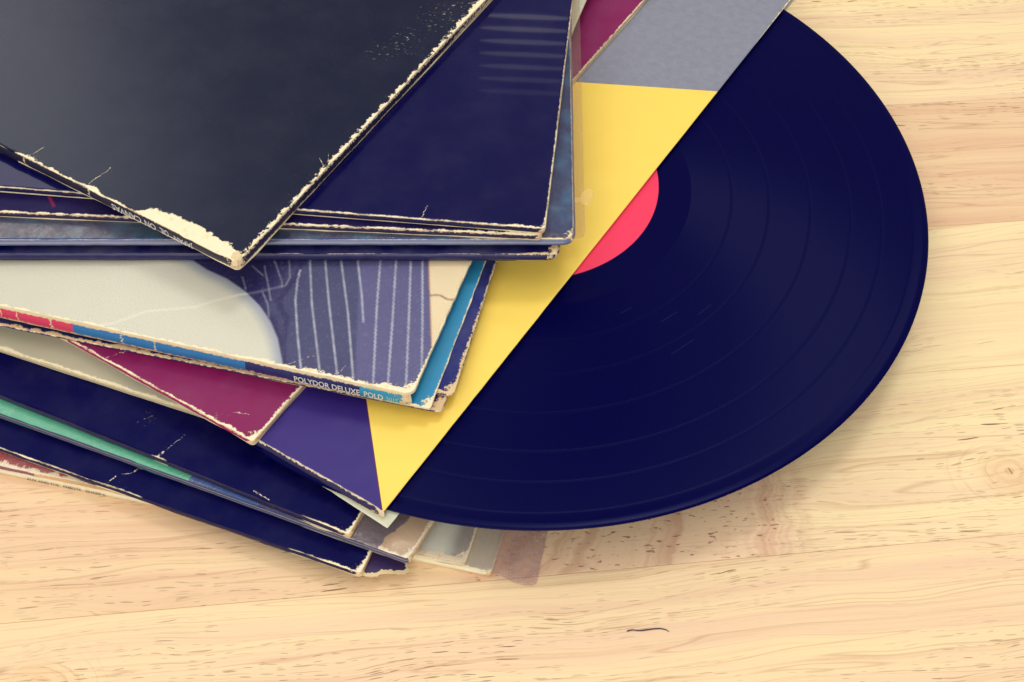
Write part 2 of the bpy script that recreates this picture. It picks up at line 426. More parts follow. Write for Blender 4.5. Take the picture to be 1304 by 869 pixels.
YEL = lin(252, 230, 182, .97); PK = lin(241, 205, 174, .95); WARM = lin(249, 222, 177, .97)
EDGES = [-16.2, -8.2, -1.1, 5.9, 12.8, 19.6, 26.35, 33.2, 40.1, 46.9, 53.8, 60.7, 67.5, 76]
for k in range(len(EDGES) - 1):
    n0, n1_ = EDGES[k] + .006, EDGES[k + 1] - .006
    kn = (); ar = (); li, pk, am, po = WARM, PK, .8, .6
    if k == 4: li, pk, am, po = WARM, PK, .75, .55; kn = ((-11.4, 17.3, 1.1),)
    if k == 5: li, pk, am, po = YEL, PK, .55, .75; kn = ((20.78, 21.98, 1.05),); ar = ((1.0, 22.6, 1.15, 2.5, 12.8, 1),)
    if k == 6: li, pk, am, po = YEL, PK, .55, 1.0
    if k == 7: li, pk, am, po = lin(246, 216, 174, .96), lin(236, 194, 158, .94), .85, .9
    if k == 8: li, pk, am, po = YEL, PK, .7, .4
    mt = wood('stave_wood_%d' % k, k + 1, li, pk, am, po, kn, ar, (2, 13, .45) if k == 5 else (60, -60, .3) if k == 7 else None)
    V = []; UVs = []; F = []
    xs = [-60, -30, 0, 30, 60]; e = .012
    prof = [(n0, -2.2), (n0, -e), (n0 + e, 0.0), (n1_ - e, 0.0), (n1_, -e), (n1_, -2.2)]
    for x in xs:
        for (yy, zz) in prof: V.append((x, yy, zz)); UVs.append((x, yy))
    P = len(prof)
    for i in range(len(xs) - 1):
        for j in range(P): F.append((i * P + j, (i + 1) * P + j, (i + 1) * P + (j + 1) % P, i * P + (j + 1) % P))
    F.append(list(range(P))); F.append([(len(xs) - 1) * P + j for j in range(P)][::-1])
    mesh_obj('stave', V, F, UVs, mt, table, sharp=20)

# ================================================================== the pile, from the bottom up
NAVY = lin(4, 3, 66, .95); NAVY2 = lin(9, 7, 66, .9)

# --- clear plastic over the lowest sleeve, with its white double sleeve inside
white_cover = N('white_card'); 
pale_paint = lambda m, u, v: m.mix(m.step(m.sub(m.add(u, m.mul(m.sub(m.noise(m.vec(u, v), 2.2, 3), .5), .25)), .25), .0, .40), lin(160, 156, 150),
                                    m.mix(m.step(u, .3, .9), lin(165, 172, 165), m.mix(m.step(u, 6, 7), lin(226, 234, 220, .97), lin(176, 44, 62, .9))))
m_pale = cover_mat('pale_print_card', None, front=((0, .34), (3, .26), (8, .12), (13, .24), (20, .26)), right=((0, .18), (1.5, .10), (5, .06)), corner=.5, paint=pale_paint, rough=.5,
                   scuffs=((15.5, .4, 2.2, .9),), mottle=.1)
m_pale_spine = spine_mat('pale_sleeve_spine', [(0, lin(240, 232, 196, .95)), (9.0, lin(228, 178, 110, .95)), (14.6, lin(132, 18, 66, .9))], T=.15, top=((0, .03), (2, .0)), bot=((0, .02), (2, .0)))
m_white = cover_mat('grey_card', lin(196, 186, 164, .95), front=((0, .10),), right=((0, .03),), corner=.2, rough=.5, mottle=.15)
m_white_spine = spine_mat('white_spine', [(0, lin(250, 244, 214, .97))], T=.30, top=((0, .02),), bot=((0, .02),), wear=lin(246, 232, 190, .95))
s10 = sleeve('white record sleeve with lettered spine at the bottom of the pile, in clear plastic', 0.012, .31, -.32, 19.90, -10.1, m_white, m_white_spine, skew=-2.8, rc=.12, seed=21)
slab('inner_cover', m_pale, s10, .30, .465, u0=.86, v0=.03, W=30.6, skew=-4.0, rc=.16, seed=22, jit=.03)
sp = fold('inner_spine', m_pale_spine, s10, .305, .455, 'front', L=30.5, rc=.16, bulge=.055, skew=-4, seed=23)
sp.location = (-.86 * U, .03 * U, 0)
ink = plain_mat('black_ink', lin(35, 25, 30), .6, .2, .05)
lettering('spine_lettering', 'AUX AND THE   FEMOTE   SINGER S', ink, s10, 13.05, .14, .12, width=2.75, off=.075)
m_film10 = film_mat('creased_clear_plastic', (.985, .972, .968, 1), .045, lin(214, 206, 204), .7, .16, (1.46, .05, (.93, .875, .885, 1)))


def film10(a, b):                               # sinks from the sleeve down to the wood beyond its edge
    t = min(1, max(0, (-a - .05) / .75)); t = t * t * (3 - 2 * t)
    return -t * .40 + .03 * fbm(a * 1.7 + b * 1.1, 5) * min(1, max(0, -a)) + .05 * math.exp(-((a + .35) ** 2 + (b - .25) ** 2) / .06)


slab('plastic_cover', m_film10, s10, .470, .479, u0=-1.5, v0=-.06, W=33, rc=.22, jit=.03, seed=30, skew=1.2, zf=film10, fu=samples(4, .07, 33), fv=samples(3, .07, 31.5), ease=.0)

# --- torn scrap of a dark purple sleeve
def blob(name, mat, parent, pts, z0, z1, uvscale=1.0, ragged=.03, seed=1, inner=None):
    """flat piece with a ragged outline"""
    P = []
    for i in range(len(pts)):
        a, b = pts[i], pts[(i + 1) % len(pts)]; d = math.hypot(b[0] - a[0], b[1] - a[1]); k = max(1, int(d / .06))
        for q in range(k):
            t = q / k; r = ragged * fbm((i + t) * 9.0, seed); nx, ny = (b[1] - a[1]) / d, -(b[0] - a[0]) / d
            P.append((a[0] + (b[0] - a[0]) * t + nx * r, a[1] + (b[1] - a[1]) * t + ny * r))
    n = len(P); V = [(x, y, z1) for x, y in P] + [(x, y, z0) for x, y in P]; UVs = [(x, y) for x, y in P] * 2
    F = [list(range(n)), list(range(2 * n - 1, n - 1, -1))] + [(i, n + i, n + (i + 1) % n, (i + 1) % n) for i in range(n)]
    return mesh_obj(name, V, F, UVs, mat, parent, smooth=False)


m_torn = plain_mat('torn_card', lin(242, 222, 174, .95), .9, .1, .25, 7)
m_purple_dark = plain_mat('dark_purple_print', lin(52, 32, 92, .9), .4, .3, .2, 3)
sc = thing('torn_sleeve', 'small dark purple torn sleeve corner with ragged cream edge, beside the lowest black corner', 'torn sleeve', -4.0, 20.0, .495, -17.7)
blob('card', m_torn, sc, [(-.45, -.60), (-.1, -.62), (.2, -.52), (.42, -.30), (.7, -.22), (1.02, -.10), (1.12, .03), (1.0, .2), (.4, 1.6), (-3, 1.6), (-3, .6), (-.9, .2)], 0, .035, seed=4, ragged=.04)
blob('print', m_purple_dark, sc, [(-.42, -.50), (-.12, -.50), (.12, -.42), (.36, -.18), (.60, -.12), (.95, .0), (1.0, .1), (.9, .25), (.3, 1.5), (-2.8, 1.5), (-2.8, .7), (-.8, .3)], .037, .045, seed=6, ragged=.05)

# --- black sleeve just above the table
m_s9 = cover_mat('black_card_low', NAVY, front=((0, .10), (1.5, .05), (2.6, .0), (7.6, .0), (8.6, .05), (9.6, .0), (12, .03), (15, .05)), right=((0, .22), (1.0, .13), (4, .06)), corner=.34, rough=.38, spec=.12,
                 segs=(((8.7, .5), (8.1, 1.1), .012), ((9.0, .1), (8.9, .4), .03)), mottle=.05)
m_s9s = spine_mat('black_spine_low', [(0, NAVY2)], T=.33, top=((0, .05), (2, .0), (8, .0), (9, .03)), bot=((0, .18), (2, .12), (8, .09), (11, .03)), spec=.15, specks=.8)
m_edge = spine_mat('worn_card_edge', [(0, lin(214, 182, 136, .9))], T=.3, top=((0, .1),), bot=((0, .1),), specks=0)
sleeve('lowest black record sleeve with worn cream corner, directly above the white lettered sleeve', .545, .85, -4.40, 19.38, -17.7, m_s9, m_s9s, side=m_edge, rc=.14, seed=31, jit=.03)

# --- tan sleeve in plastic with green and blue spine
GREEN = lin(66, 188, 146, .95); BLU = lin(14, 84, 160, .95)
def tan_paint(m, u, v):
    g = m.ramp(u, [(0, lin(206, 176, 138, .95)), (3.2, lin(24, 40, 110)), (5.2, BLU), (7.75, GREEN)])
    return m.mix(m.mul(m.step(v, .9, 1.2), m.step(u, 3, 4)), g, lin(60, 60, 90))
m_tan = cover_mat('tan_card', None, front=((0, .16), (2.5, .06), (4, 0)), right=((0, .16), (2, .08)), corner=.42, paint=tan_paint, rough=.35, segs=(((1.0, 1.3), (.1, 1.75), .02),), specks=.4, mottle=.12)
m_grv = N('grey_ribbed_plastic'); uvv, u_, h_ = m_grv.uv()
rib = m_grv.math('SINE', m_grv.mul(h_, 26.0)); st = m_grv.noise(m_grv.vec(m_grv.mul(u_, 5.0), m_grv.mul(h_, 3.0)), 1.0, 3)
m_grv.set(Base_Color=m_grv.mix(m_grv.mul(m_grv.step(rib, -.2, .8), m_grv.add(.35, m_grv.mul(st, .6))), lin(74, 74, 104), lin(150, 152, 170)), Roughness=.3, Specular_IOR_Level=.4,
          Normal=m_grv.bump(rib, .4, .02 * U))
s8 = sleeve('tan record sleeve in scuffed plastic with green and blue front edge, between two black sleeves', .87, 1.25, -2.91, 19.74, -18.5, m_tan, m_grv.m, side=m_edge, skew=-6, rc=.14, seed=41, jit=.03, bulge=.07)
m_film8 = film_mat('scuffed_plastic', (.975, .97, .97, 1), .05, lin(190, 178, 190), .35, .2)
slab('plastic_cover', m_film8, s8, .395, .402, u0=-.03, v0=-.02, skew=-6, rc=.16, jit=.03, seed=44, fu=samples(5, .2, 31.5), fv=samples(3, .2, 31.5), ease=.0)
m_veil = film_mat('grey_plastic_glare', (.78, .75, .80, 1), .36, lin(150, 142, 158), .8, .25)  # glare on the left of the plastic, put in as a milky grey sheet
blob('glare_patch', m_veil, s8, [(-2.6, -.03), (-1.05, -.02), (-.93, .5), (-.55, 1.2), (-.35, 2.4), (-2.8, 2.4)], .405, .412, seed=9, ragged=.06)

# --- black sleeve above the tan one
m_s7 = cover_mat('black_card_middle', NAVY, front=((0, .10), (1, .04), (1.8, .0), (6.6, .0), (6.9, .06), (7.2, .0), (16, .0)), right=((0, .15), (.8, .11), (2, .08)), corner=.3, rough=.36, spec=.12,
                 segs=(((6.95, .05), (6.62, 1.1), .012), ((7.0, -.02), (6.88, .26), .05), ((3.5, .16), (2.9, .06), .035)), mottle=.05, scuffs=((8.1, 1.15, .35, .9),))
m_s7s = spine_mat('black_spine_middle', [(0, lin(26, 20, 72, .9))], T=.31, top=((0, .02), (1.5, .0)), bot=((0, .05), (2, .0)), spec=.3, rough=.3, specks=.7, end=.3)
sleeve('black record sleeve above the green edged tan sleeve, with a cracked front edge', 1.27, 1.60, -4.80, 20.33, -20.75, m_s7, m_s7s, side=m_edge, rc=.12, seed=51, jit=.02)

# --- cream sleeve
m_s6 = cover_mat('cream_grey_card', lin(204, 198, 172, .95), front=((0, .12), (30, .12)), right=((0, .1),), wear=lin(250, 238, 200, .95), rough=.5, mottle=.2, scale=1.5, segs=(((13.0, 1.2), (9.0, 1.9), .02),))
m_s6s = spine_mat('cream_spine', [(0, lin(222, 210, 168, .95))], T=.26)
sleeve('cream grey record sleeve peeping out under the maroon sleeve at left', 1.62, 1.90, -6.5, 23.25, -17.3, m_s6, m_s6s, seed=61)

# --- the printed sleeve with the record sliding out
YELLOW = lin(254, 221, 100, .98); PURP = lin(50, 30, 122, .95); GREY = lin(138, 142, 162, .92)
def bill_paint(m, u, v):
    a = m.sub(m.sub(v, 0.0), m.mul(m.sub(u, .05), 3.02 / 2.75))          # below this line: purple
    b = m.sub(v, m.add(22.88, m.mul(u, -2.55 / 4.84)))                     # beyond this line: grey
    mo = m.noise(m.vec(u, v), 3, 8, .72)
    gg = m.mix(m.step(mo, .30, .70), lin(134, 138, 157, .92), lin(146, 149, 167, .92))
    edge = m.step(m.math('ABSOLUTE', a), .05, .02)
    c = m.mix(m.step(a, .006, -.006), YELLOW, PURP)
    c = m.mix(m.mul(edge, m.step(a, .004, -.004)), c, lin(120, 30, 70))
    return m.mix(m.step(b, -.006, .006), c, gg)
m_s5 = cover_mat('yellow_purple_grey_card', None, front=((0, .0), (.6, .02), (3, .03), (8, .02)), right=((0, .0), (26, .0), (29, .05)), corner=.03, paint=bill_paint, rough=.45, specks=0, mottle=.06, wavy=.35)
m_s5s = spine_mat('white_worn_spine', [(0, lin(30, 26, 80))], T=.42, top=((0, .05), (8, .05)), bot=((0, .3), (1.5, .16), (4, .12), (8, .1)), wear=lin(226, 222, 196, .95), specks=.3)
s5 = sleeve('yellow, purple and grey record sleeve with a black record half pulled out of it', 1.97, 2.40, -3.72, 20.76, -29.1, m_s5, m_s5s, back=plain_mat('white_card_back', lin(214, 214, 190, .95)), skew=-.9, rc=.05, seed=71, jit=.008, open_right=True, tb=.05, bulge=.10)
si5 = slab('inner_sleeve', plain_mat('white_paper', lin(220, 222, 198, .95), .7, .2, .1), s5, .055, .075, u0=0, v0=0, W=30, L=30, skew=3.1, rc=.02, jit=.02, seed=74, fu=samples(6, .3, 31), fv=samples(6, .3, 31))

si5.location = (.32 * U, -.28 * U, 0); si5.rotation_euler = (0, 0, rad(-3.2))

# --- the record
rec = thing('vinyl_record', 'black vinyl record with plain pink label sliding out of the yellow sleeve', 'record', .25, 35.5, 2.06, 0)
def lathe(name, prof, mat, parent, seg=256):
    V = []; F = []; UVs = []
    P = len(prof)
    for i in range(seg):
        a = 2 * math.pi * i / seg
        for r, z in prof: V.append((r * math.cos(a), r * math.sin(a), z)); UVs.append((r, a))
    for i in range(seg):
        for j in range(P - 1): F.append((i * P + j, ((i + 1) % seg) * P + j, ((i + 1) % seg) * P + j + 1, i * P + j + 1))
    return mesh_obj(name, V, F, UVs, mat, parent, sharp=40)
top = [(.36, .14), (4.9, .14), (4.95, .14), (5.02, .127), (5.05, .127), (6.15, .127), (6.2, .127), (6.22, .13), (6.25, .13)]
for g in (7.75, 9.15, 10.7, 12.2, 13.35):
    top += [(g - .07, .13), (g - .055, .13), (g - .045, .1285), (g - .04, .1285), (g + .04, .1285), (g + .045, .1285), (g + .055, .13), (g + .07, .13)]
top += [(14.40, .13), (14.45, .13), (14.46, .129), (14.5, .129), (14.62, .131), (14.78, .139), (14.90, .142), (14.98, .138), (15.03, .13), (15.06, .10), (15.05, .05), (14.98, .015), (14.8, .0), (.36, .0), (.36, .14)]
mv = N('vinyl'); tc = mv.n.new('ShaderNodeTexCoord'); oc = tc.outputs['Object']
sep = mv.n.new('ShaderNodeSeparateXYZ'); mv.t.links.new(oc, sep.inputs[0])
rr = mv.mul(mv.math('SQRT', mv.add(mv.mul(sep.outputs[0], sep.outputs[0]), mv.mul(sep.outputs[1], sep.outputs[1]))), 100.0)
groove = mv.mul(mv.step(rr, 6.2, 6.25), mv.step(rr, 14.88, 14.8))
gapm = None
for g in (7.75, 9.15, 10.7, 12.2, 13.35):
    k = mv.step(mv.math('ABSOLUTE', mv.sub(rr, g)), .055, .03); gapm = k if gapm is None else mv.max(gapm, k)
groove = mv.mul(groove, mv.sub(1, mv.mul(gapm, .3)))
tan_ = mv.n.new('ShaderNodeTangent'); tan_.direction_type = 'RADIAL'; tan_.axis = 'Z'
band = mv.noise(mv.vec(mv.mul(rr, 3.1), .0), 1.0, 4, .7)
dust = mv.step(mv.noise(mv.vec(mv.mul(sep.outputs[0], 100), mv.mul(sep.outputs[1], 100)), 16, 3, .6), .765, .79)
scr = None
for (a, b) in (((4.9, -6.6), (5.5, -6.1)), ((6.2, -6.2), (6.7, -5.7)), ((5.2, -8.0), (6.0, -7.3)), ((3.5, -6.3), (3.9, -6.0))):
    q = mv.seg(mv.mul(sep.outputs[0], 100), mv.mul(sep.outputs[1], 100), a, b, .018); scr = q if scr is None else mv.max(scr, q)
vcol = mv.mix(mv.mul(mv.max(dust, mv.mul(scr, .16)), .4), lin(3, 2, 62, .9), lin(120, 120, 160))
mv.set(Base_Color=vcol, Roughness=mv.add(mv.fmix(groove, .22, .29), mv.mul(band, .08)), Specular_Tint=(.46, .52, 1.0, 1), Specular_IOR_Level=.085, Anisotropic=mv.mul(groove, .95), Tangent=tan_.outputs[0],
       Normal=mv.bump(mv.noise(mv.vec(mv.mul(rr, 24.0), .0), 1.0, 2), .12, .004 * U))
lathe('disc', top, mv.m, rec)
ml = plain_mat('pink_paper', lin(250, 66, 104, .95), .62, .2, .03, 3)
lathe('label', [(.36, .142), (.36, .146), (4.98, .146), (5.0, .142), (5.0, .139), (.36, .139)], ml, rec, 160)
tick = blob('label_mark', ink, rec, [(-1.42, -3.05), (-1.15, -2.72), (-1.0, -2.66), (-.95, -2.58), (-1.06, -2.56), (-1.25, -2.72), (-1.5, -2.95)], .1465, .1475, ragged=.01)

# --- maroon sleeve
m_m = cover_mat('maroon_card', lin(136, 14, 90, .92), front=((0, .12), (.5, .14), (2, .10), (3.5, .05), (6, .06), (8, .05)), right=((0, .20), (.7, .12), (2.2, .11), (4, .05), (12, .04), (31, .05)), corner=.42, rough=.4, spec=.3,
                segs=(((6.15, .0), (5.75, .62), .02), ((1.2, .55), (.75, .75), .02)), mottle=.12, wavy=.3, scuffs=((1.3, .0, .55, .8),))
m_ms = spine_mat('pink_red_spine', [(0, lin(170, 34, 100, .92)), (7.75, lin(250, 205, 100, .95))], T=.26, top=((0, .06), (3, .04)), bot=((0, .05), (3, .02)))
sleeve('maroon record sleeve with torn cream right edge lying on the yellow sleeve', 2.42, 2.70, -8.09, 22.89, -28.7, m_m, m_ms, side=m_edge, skew=-.9, rc=.12, seed=81, jit=.035)

# --- two dark blue sleeves beneath the pinstripe one
m_s4c = cover_mat('dark_blue_card_low', lin(22, 22, 84), front=((0, .30), (2, .14)), right=((0, .28), (1, .2)), corner=.62, wear=lin(222, 192, 150, .95), rough=.45)
m_dbs = spine_mat('dark_blue_spine', [(0, lin(30, 34, 92))], T=.14, top=((0, .05),), bot=((0, .06),))
sleeve('dark blue record sleeve with frayed tan corner, just under the pinstripe sleeve', 2.72, 2.86, -2.16, 24.28, -10.0, m_s4c, m_dbs, skew=-1.5, rc=.18, seed=91, jit=.035, tb=.05)
m_s4b = cover_mat('dark_blue_card', lin(32, 40, 110, .95), front=((0, .26), (2, .16), (5, .1)), right=((0, .24), (.8, .16), (2.2, .11), (4.5, .05), (9, .06)), corner=.5, wear=lin(232, 204, 160, .95), rough=.42, spec=.3, mottle=.3, wavy=.3)
sleeve('dark blue record sleeve with frayed cream edge beside the blue strip of the pinstripe sleeve', 2.88, 3.02, -1.83, 24.84, -9.6, m_s4b, m_dbs, skew=-1.6, rc=.2, seed=95, jit=.04, tb=.05)

# --- gatefold sleeve with a pinstriped cloth picture
LN = {'a': [(5.24, 4.53), (5.15, 4.3), (4.42, 2.66), (3.09, 0.05)], 'b': [(4.76, 4.66), (4.65, 4.43), (3.88, 2.81), (2.54, 0.12)], 'c': [(4.25, 4.8), (4.13, 4.57), (3.14, 2.6), (2.0, 0.11)],
      'd': [(3.7, 4.95), (3.6, 4.72), (2.99, 3.46), (2.52, 2.37)], 'e': [(2.96, 5.15), (2.89, 4.91), (2.37, 3.22), (1.32, 0.07)], 'f': [(2.45, 5.29), (2.38, 5.05), (1.61, 2.61), (0.83, 0.05)],
      'g': [(1.98, 5.42), (1.9, 5.18), (1.1, 2.75), (0.3, 0.27)], 'h': [(1.6, 5.52), (1.52, 5.28), (0.67, 2.87), (-0.05, 0.74)], 'i': [(5.37, 3.98), (5.27, 3.5), (5.0, 2.67), (4.37, 1.32), (3.72, 0.03)],
      'j': [(5.94, 4.34), (5.81, 4.12), (5.58, 3.59), (5.55, 3.18)], 'k': [(6.43, 4.2), (6.25, 4.0), (5.73, 3.3), (5.67, 3.11)], 'l': [(6.58, 3.82), (6.37, 3.46), (6.1, 3.03), (5.78, 2.46)],
      'm': [(6.97, 3.72), (6.42, 3.4)], 'n': [(6.2, 2.75), (5.81, 2.29), (5.54, 1.76)], 'o': [(7.09, 3.18), (6.75, 2.69)]}
FOLD = [(5.44, 4.47), (5.44, 4.22), (5.39, 3.47), (5.53, 2.61), (5.29, 2.18), (4.97, 1.87), (4.64, 0.78), (4.31, 0.14)]
FOLD2 = [(5.43, 3.88), (5.47, 3.37), (5.62, 2.5), (5.38, 2.16), (4.92, 1.96)]
BOUND = [(40, 4.4), (12, 3.9), (9.08, 3.48), (8.35, 3.17), (7.55, 2.97), (6.74, 2.61), (6.03, 2.15), (5.43, 1.62), (4.92, 1.01), (4.34, 0.05), (4.2, -.4)]
CREASE = [(11.2, -.2), (10.29, 0.22), (9.48, 0.97), (8.0, 1.57), (7.59, 1.93), (6.91, 2.4), (6.41, 2.65), (5.64, 3.15)]
def dline(p, L):
    best = 9.0
    for (ax, ay), (bx, by) in zip(L, L[1:]):
        dx, dy = bx - ax, by - ay; t = max(0, min(1, ((p[0] - ax) * dx + (p[1] - ay) * dy) / (dx * dx + dy * dy)))
        d = math.hypot(p[0] - ax - t * dx, p[1] - ay - t * dy)
        if d < best: best = d
    return best
def bound_u(v):
    for (ua, va), (ub, vb) in zip(BOUND, BOUND[1:]):
        if vb <= v <= va: return ub + (ua - ub) * (v - vb) / (va - vb)
    return 40 if v > 4.4 else 4.2
def mixc(a, b, t): return tuple(x + (y - x) * t for x, y in zip(a, b))
def sst(x, a, b): t = max(0, min(1, (x - a) / (b - a))); return t * t * (3 - 2 * t)
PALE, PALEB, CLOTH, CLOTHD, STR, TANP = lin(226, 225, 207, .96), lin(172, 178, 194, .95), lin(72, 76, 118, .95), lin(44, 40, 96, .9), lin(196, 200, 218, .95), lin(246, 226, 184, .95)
CLOTHL = lin(98, 97, 146, .95)
def picture(u, v):
    if u > 17 or v > 6.6: return PALE
    p = (u, v)
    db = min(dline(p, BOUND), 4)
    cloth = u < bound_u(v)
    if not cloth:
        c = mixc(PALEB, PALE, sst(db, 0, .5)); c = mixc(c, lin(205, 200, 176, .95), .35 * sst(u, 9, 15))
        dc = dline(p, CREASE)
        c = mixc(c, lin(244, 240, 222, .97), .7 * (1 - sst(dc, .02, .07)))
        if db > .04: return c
    pale_c = c if not cloth else None
    c = mixc(CLOTH, CLOTHD, .22 * (.5 + .5 * fbm(u * 2.1 + v * .7, 3)) + .10 * (.5 + .5 * n1(u * 11 + v * 5, 8)))
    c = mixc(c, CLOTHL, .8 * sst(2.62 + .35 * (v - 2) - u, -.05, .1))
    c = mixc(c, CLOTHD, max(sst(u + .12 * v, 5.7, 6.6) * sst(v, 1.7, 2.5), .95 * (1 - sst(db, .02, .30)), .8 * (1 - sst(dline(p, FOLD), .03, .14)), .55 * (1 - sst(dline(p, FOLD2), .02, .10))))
    s = 0.0
    for k, L in LN.items():
        w = .031 if k in 'abcdefghi' else .026
        d = dline(p, L); s = max(s, (1 - sst(d, w * .5, w * 1.5)) * (.9 if k in 'abcdefghi' else .42) * (.78 + .22 * n1(v * 9 + u * 3, ord(k))))
    c = mixc(c, STR, s)
    c = mixc(c, STR, .22 * (1 - sst(dline(p, CREASE), .015, .075)))
    sd = -db if cloth else db
    if abs(sd) < .04: c = mixc(c, mixc(PALEB, PALE, .0) if cloth else pale_c, sst(sd, -.04, .04))
    tb_ = (v - 1.85) * .377 + .02                # right of this the jacket ends
    if u < tb_:
        c = mixc(TANP, lin(170, 96, 80, .95), .8 * (1 - sst(abs(u - tb_), .01, .07)))
        c = mixc(c, lin(150, 96, 70, .9), .8 * (1 - sst(abs(v - 4.07 + .05 * math.sin(u * 9)), .02, .06)))
    return c
fu4 = [0, .03, .07] + [.07 + .055 * i for i in range(1, 190)]; x = fu4[-1]
while x < 17: x += .15; fu4.append(x)
fu4 += [20, 24, 28, 31.5]
fv4 = [0, .03, .07] + [.07 + .05 * i for i in range(1, 120)] + [6.6, 8, 12, 20, 31.5]
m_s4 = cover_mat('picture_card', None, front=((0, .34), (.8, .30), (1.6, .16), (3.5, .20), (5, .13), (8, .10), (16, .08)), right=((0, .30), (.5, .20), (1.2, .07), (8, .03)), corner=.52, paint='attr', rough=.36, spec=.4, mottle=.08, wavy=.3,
                 segs=(((4.35, .0), (3.55, .66), .018), ((2.6, .1), (2.4, .5), .016)))
TEAL = lin(44, 160, 200, .95); SKY = lin(34, 124, 192, .95)
m_s4s = spine_mat('blue_lettered_spine', [(0, TEAL), (1.75, lin(26, 36, 104)), (5.6, SKY), (11.55, lin(226, 58, 104, .95))], T=.66, top=((0, .07), (4, .05), (12, .04)),
                  bot=((0, .24), (2, .14), (5, .24), (9, .20), (13, .24)), specks=.9, cracks=(9.9, 8.75, 13.6, 14.2, 12.4), end=.45, wear=lin(240, 226, 190, .95))
m_s4e = spine_mat('cream_board_edge', [(0, lin(228, 204, 160, .95))], T=.3, top=((0, .05),), bot=((0, .03),), specks=0)
s4 = thing('record_sleeve', 'gatefold record sleeve showing pinstriped cloth, with pink and blue lettered spine', 'record sleeve', -3.09, 24.25, 3.04, -11.3, 'record sleeves in the pile')
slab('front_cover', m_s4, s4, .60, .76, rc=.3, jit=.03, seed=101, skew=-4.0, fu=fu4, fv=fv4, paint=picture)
m_s4in = cover_mat('blue_card', lin(36, 142, 192, .95), front=((0, .12), (.6, .10), (2, .05)), right=((0, .16), (.6, .10), (1.4, .035), (6, .03)), corner=.5, rough=.4, mottle=.15)
slab('back_cover', m_s4in, s4, 0.0, .10, u0=-.56, v0=.03, W=31.6, rc=.14, jit=.03, seed=103, skew=-1.9)
fo = fold('spine', m_s4s, s4, .0, .59, 'front', rc=.3, bulge=.07, skew=-2, seed=105, K=8)
slab('board_edge', m_s4e, s4, .565, .60, rc=.3, u0=.03, v0=.0, jit=.012, seed=107, skew=-4.0, fu=samples(18, .5, 31.4), fv=samples(8, .6, 31.4))
m_let = plain_mat('white_ink', lin(240, 240, 236, .95), .5, .3, .12, 9)
m_let2 = plain_mat('pale_teal_ink', lin(170, 226, 236, .95), .5, .3, .2, 9)
lettering('spine_lettering', 'POLYDOR DELUXE', m_let, s4, 1.74, .31, .30, width=2.22, off=.085, bold=.02)
lettering('spine_lettering', 'POLD', m_let, s4, .96, .31, .30, width=.64, off=.085, bold=.02)
lettering('spine_lettering', '5015', m_let2, s4, .47, .30, .25, width=.38, off=.085)

# --- dark sleeve with a shiny spine, under the plastic-covered one
m_s3b = cover_mat('black_card_upper', NAVY2, front=((0, .12), (1, .03), (1.6, .0)), right=((0, .3), (1, .2)), corner=.5, rough=.4, spec=.2, wear=lin(226, 196, 150, .95))
m_s3bs = spine_mat('black_shiny_spine', [(0, lin(24, 22, 84, .9))], T=.38, top=((0, .05), (3, .012), (5, .0), (8, .02), (12, .0)), bot=((0, .06), (4, .03), (6, .06), (9, .03)), rough=.25, spec=.3, specks=.6, end=.35, cracks=(10.7,))
sleeve('black record sleeve with shiny scuffed spine lying on the pinstripe sleeve', 3.86, 4.26, 1.46, 30.04, 3.5, m_s3b, m_s3bs, skew=-2, rc=.4, seed=111, jit=.03, bulge=.10)

# --- dark blue sleeve in a clear plastic cover
def blue_paint(m, u, v):
    return m.mix(m.step(m.noise(m.vec(u, v), .8, 3), .4, .65), lin(26, 44, 112, .95), lin(44, 96, 150, .95))
m_s3 = cover_mat('blue_black_card', None, front=((0, .10), (1, .05), (4, .0)), right=((0, .12), (.6, .03), (1, .02)), corner=.42, paint=blue_paint, rough=.3, spec=.4, specks=.5)
m_s3s = spine_mat('plastic_wrapped_spine', [(0, lin(98, 106, 142, .95))], T=.33, top=((0, .012),), bot=((0, .012),), rough=.16, spec=.6, specks=.3, end=.2)  # light grey-blue colour stands in for reflections on the folded plastic
s3 = sleeve('blue black record sleeve in a clear plastic cover that sticks out over the yellow sleeve', 4.28, 4.60, 1.93, 30.44, 3.7, m_s3, m_s3s, skew=-2.3, rc=.35, seed=121, bulge=.14, jit=.02)
m_film3 = film_mat('clear_plastic', (.95, .905, .85, 1), .035, lin(190, 186, 176), .3, .14)
def film3(a, b):
    t = sst(-a, .0, .42); return -t * .16
slab('plastic_cover', m_film3, s3, .325, .337, u0=-.42, v0=.02, W=32, rc=.45, jit=.012, seed=124, skew=-2.3, zf=film3, fu=samples(2, .07, 32), fv=samples(12, .3, 31), L=31, ease=0)
m_tape = film_mat('yellowed_tape', (.97, .93, .85, 1), .32, lin(244, 216, 140), .3, .35)
blob('tape_tab', m_tape, s3, [(-.02, 1.72), (.38, 1.78), (.42, 1.66), (.62, 1.58), (.86, 2.26), (.68, 2.42), (.43, 2.28), (.36, 2.02), (-.02, 1.98)], .20, .215, ragged=.012, seed=3)

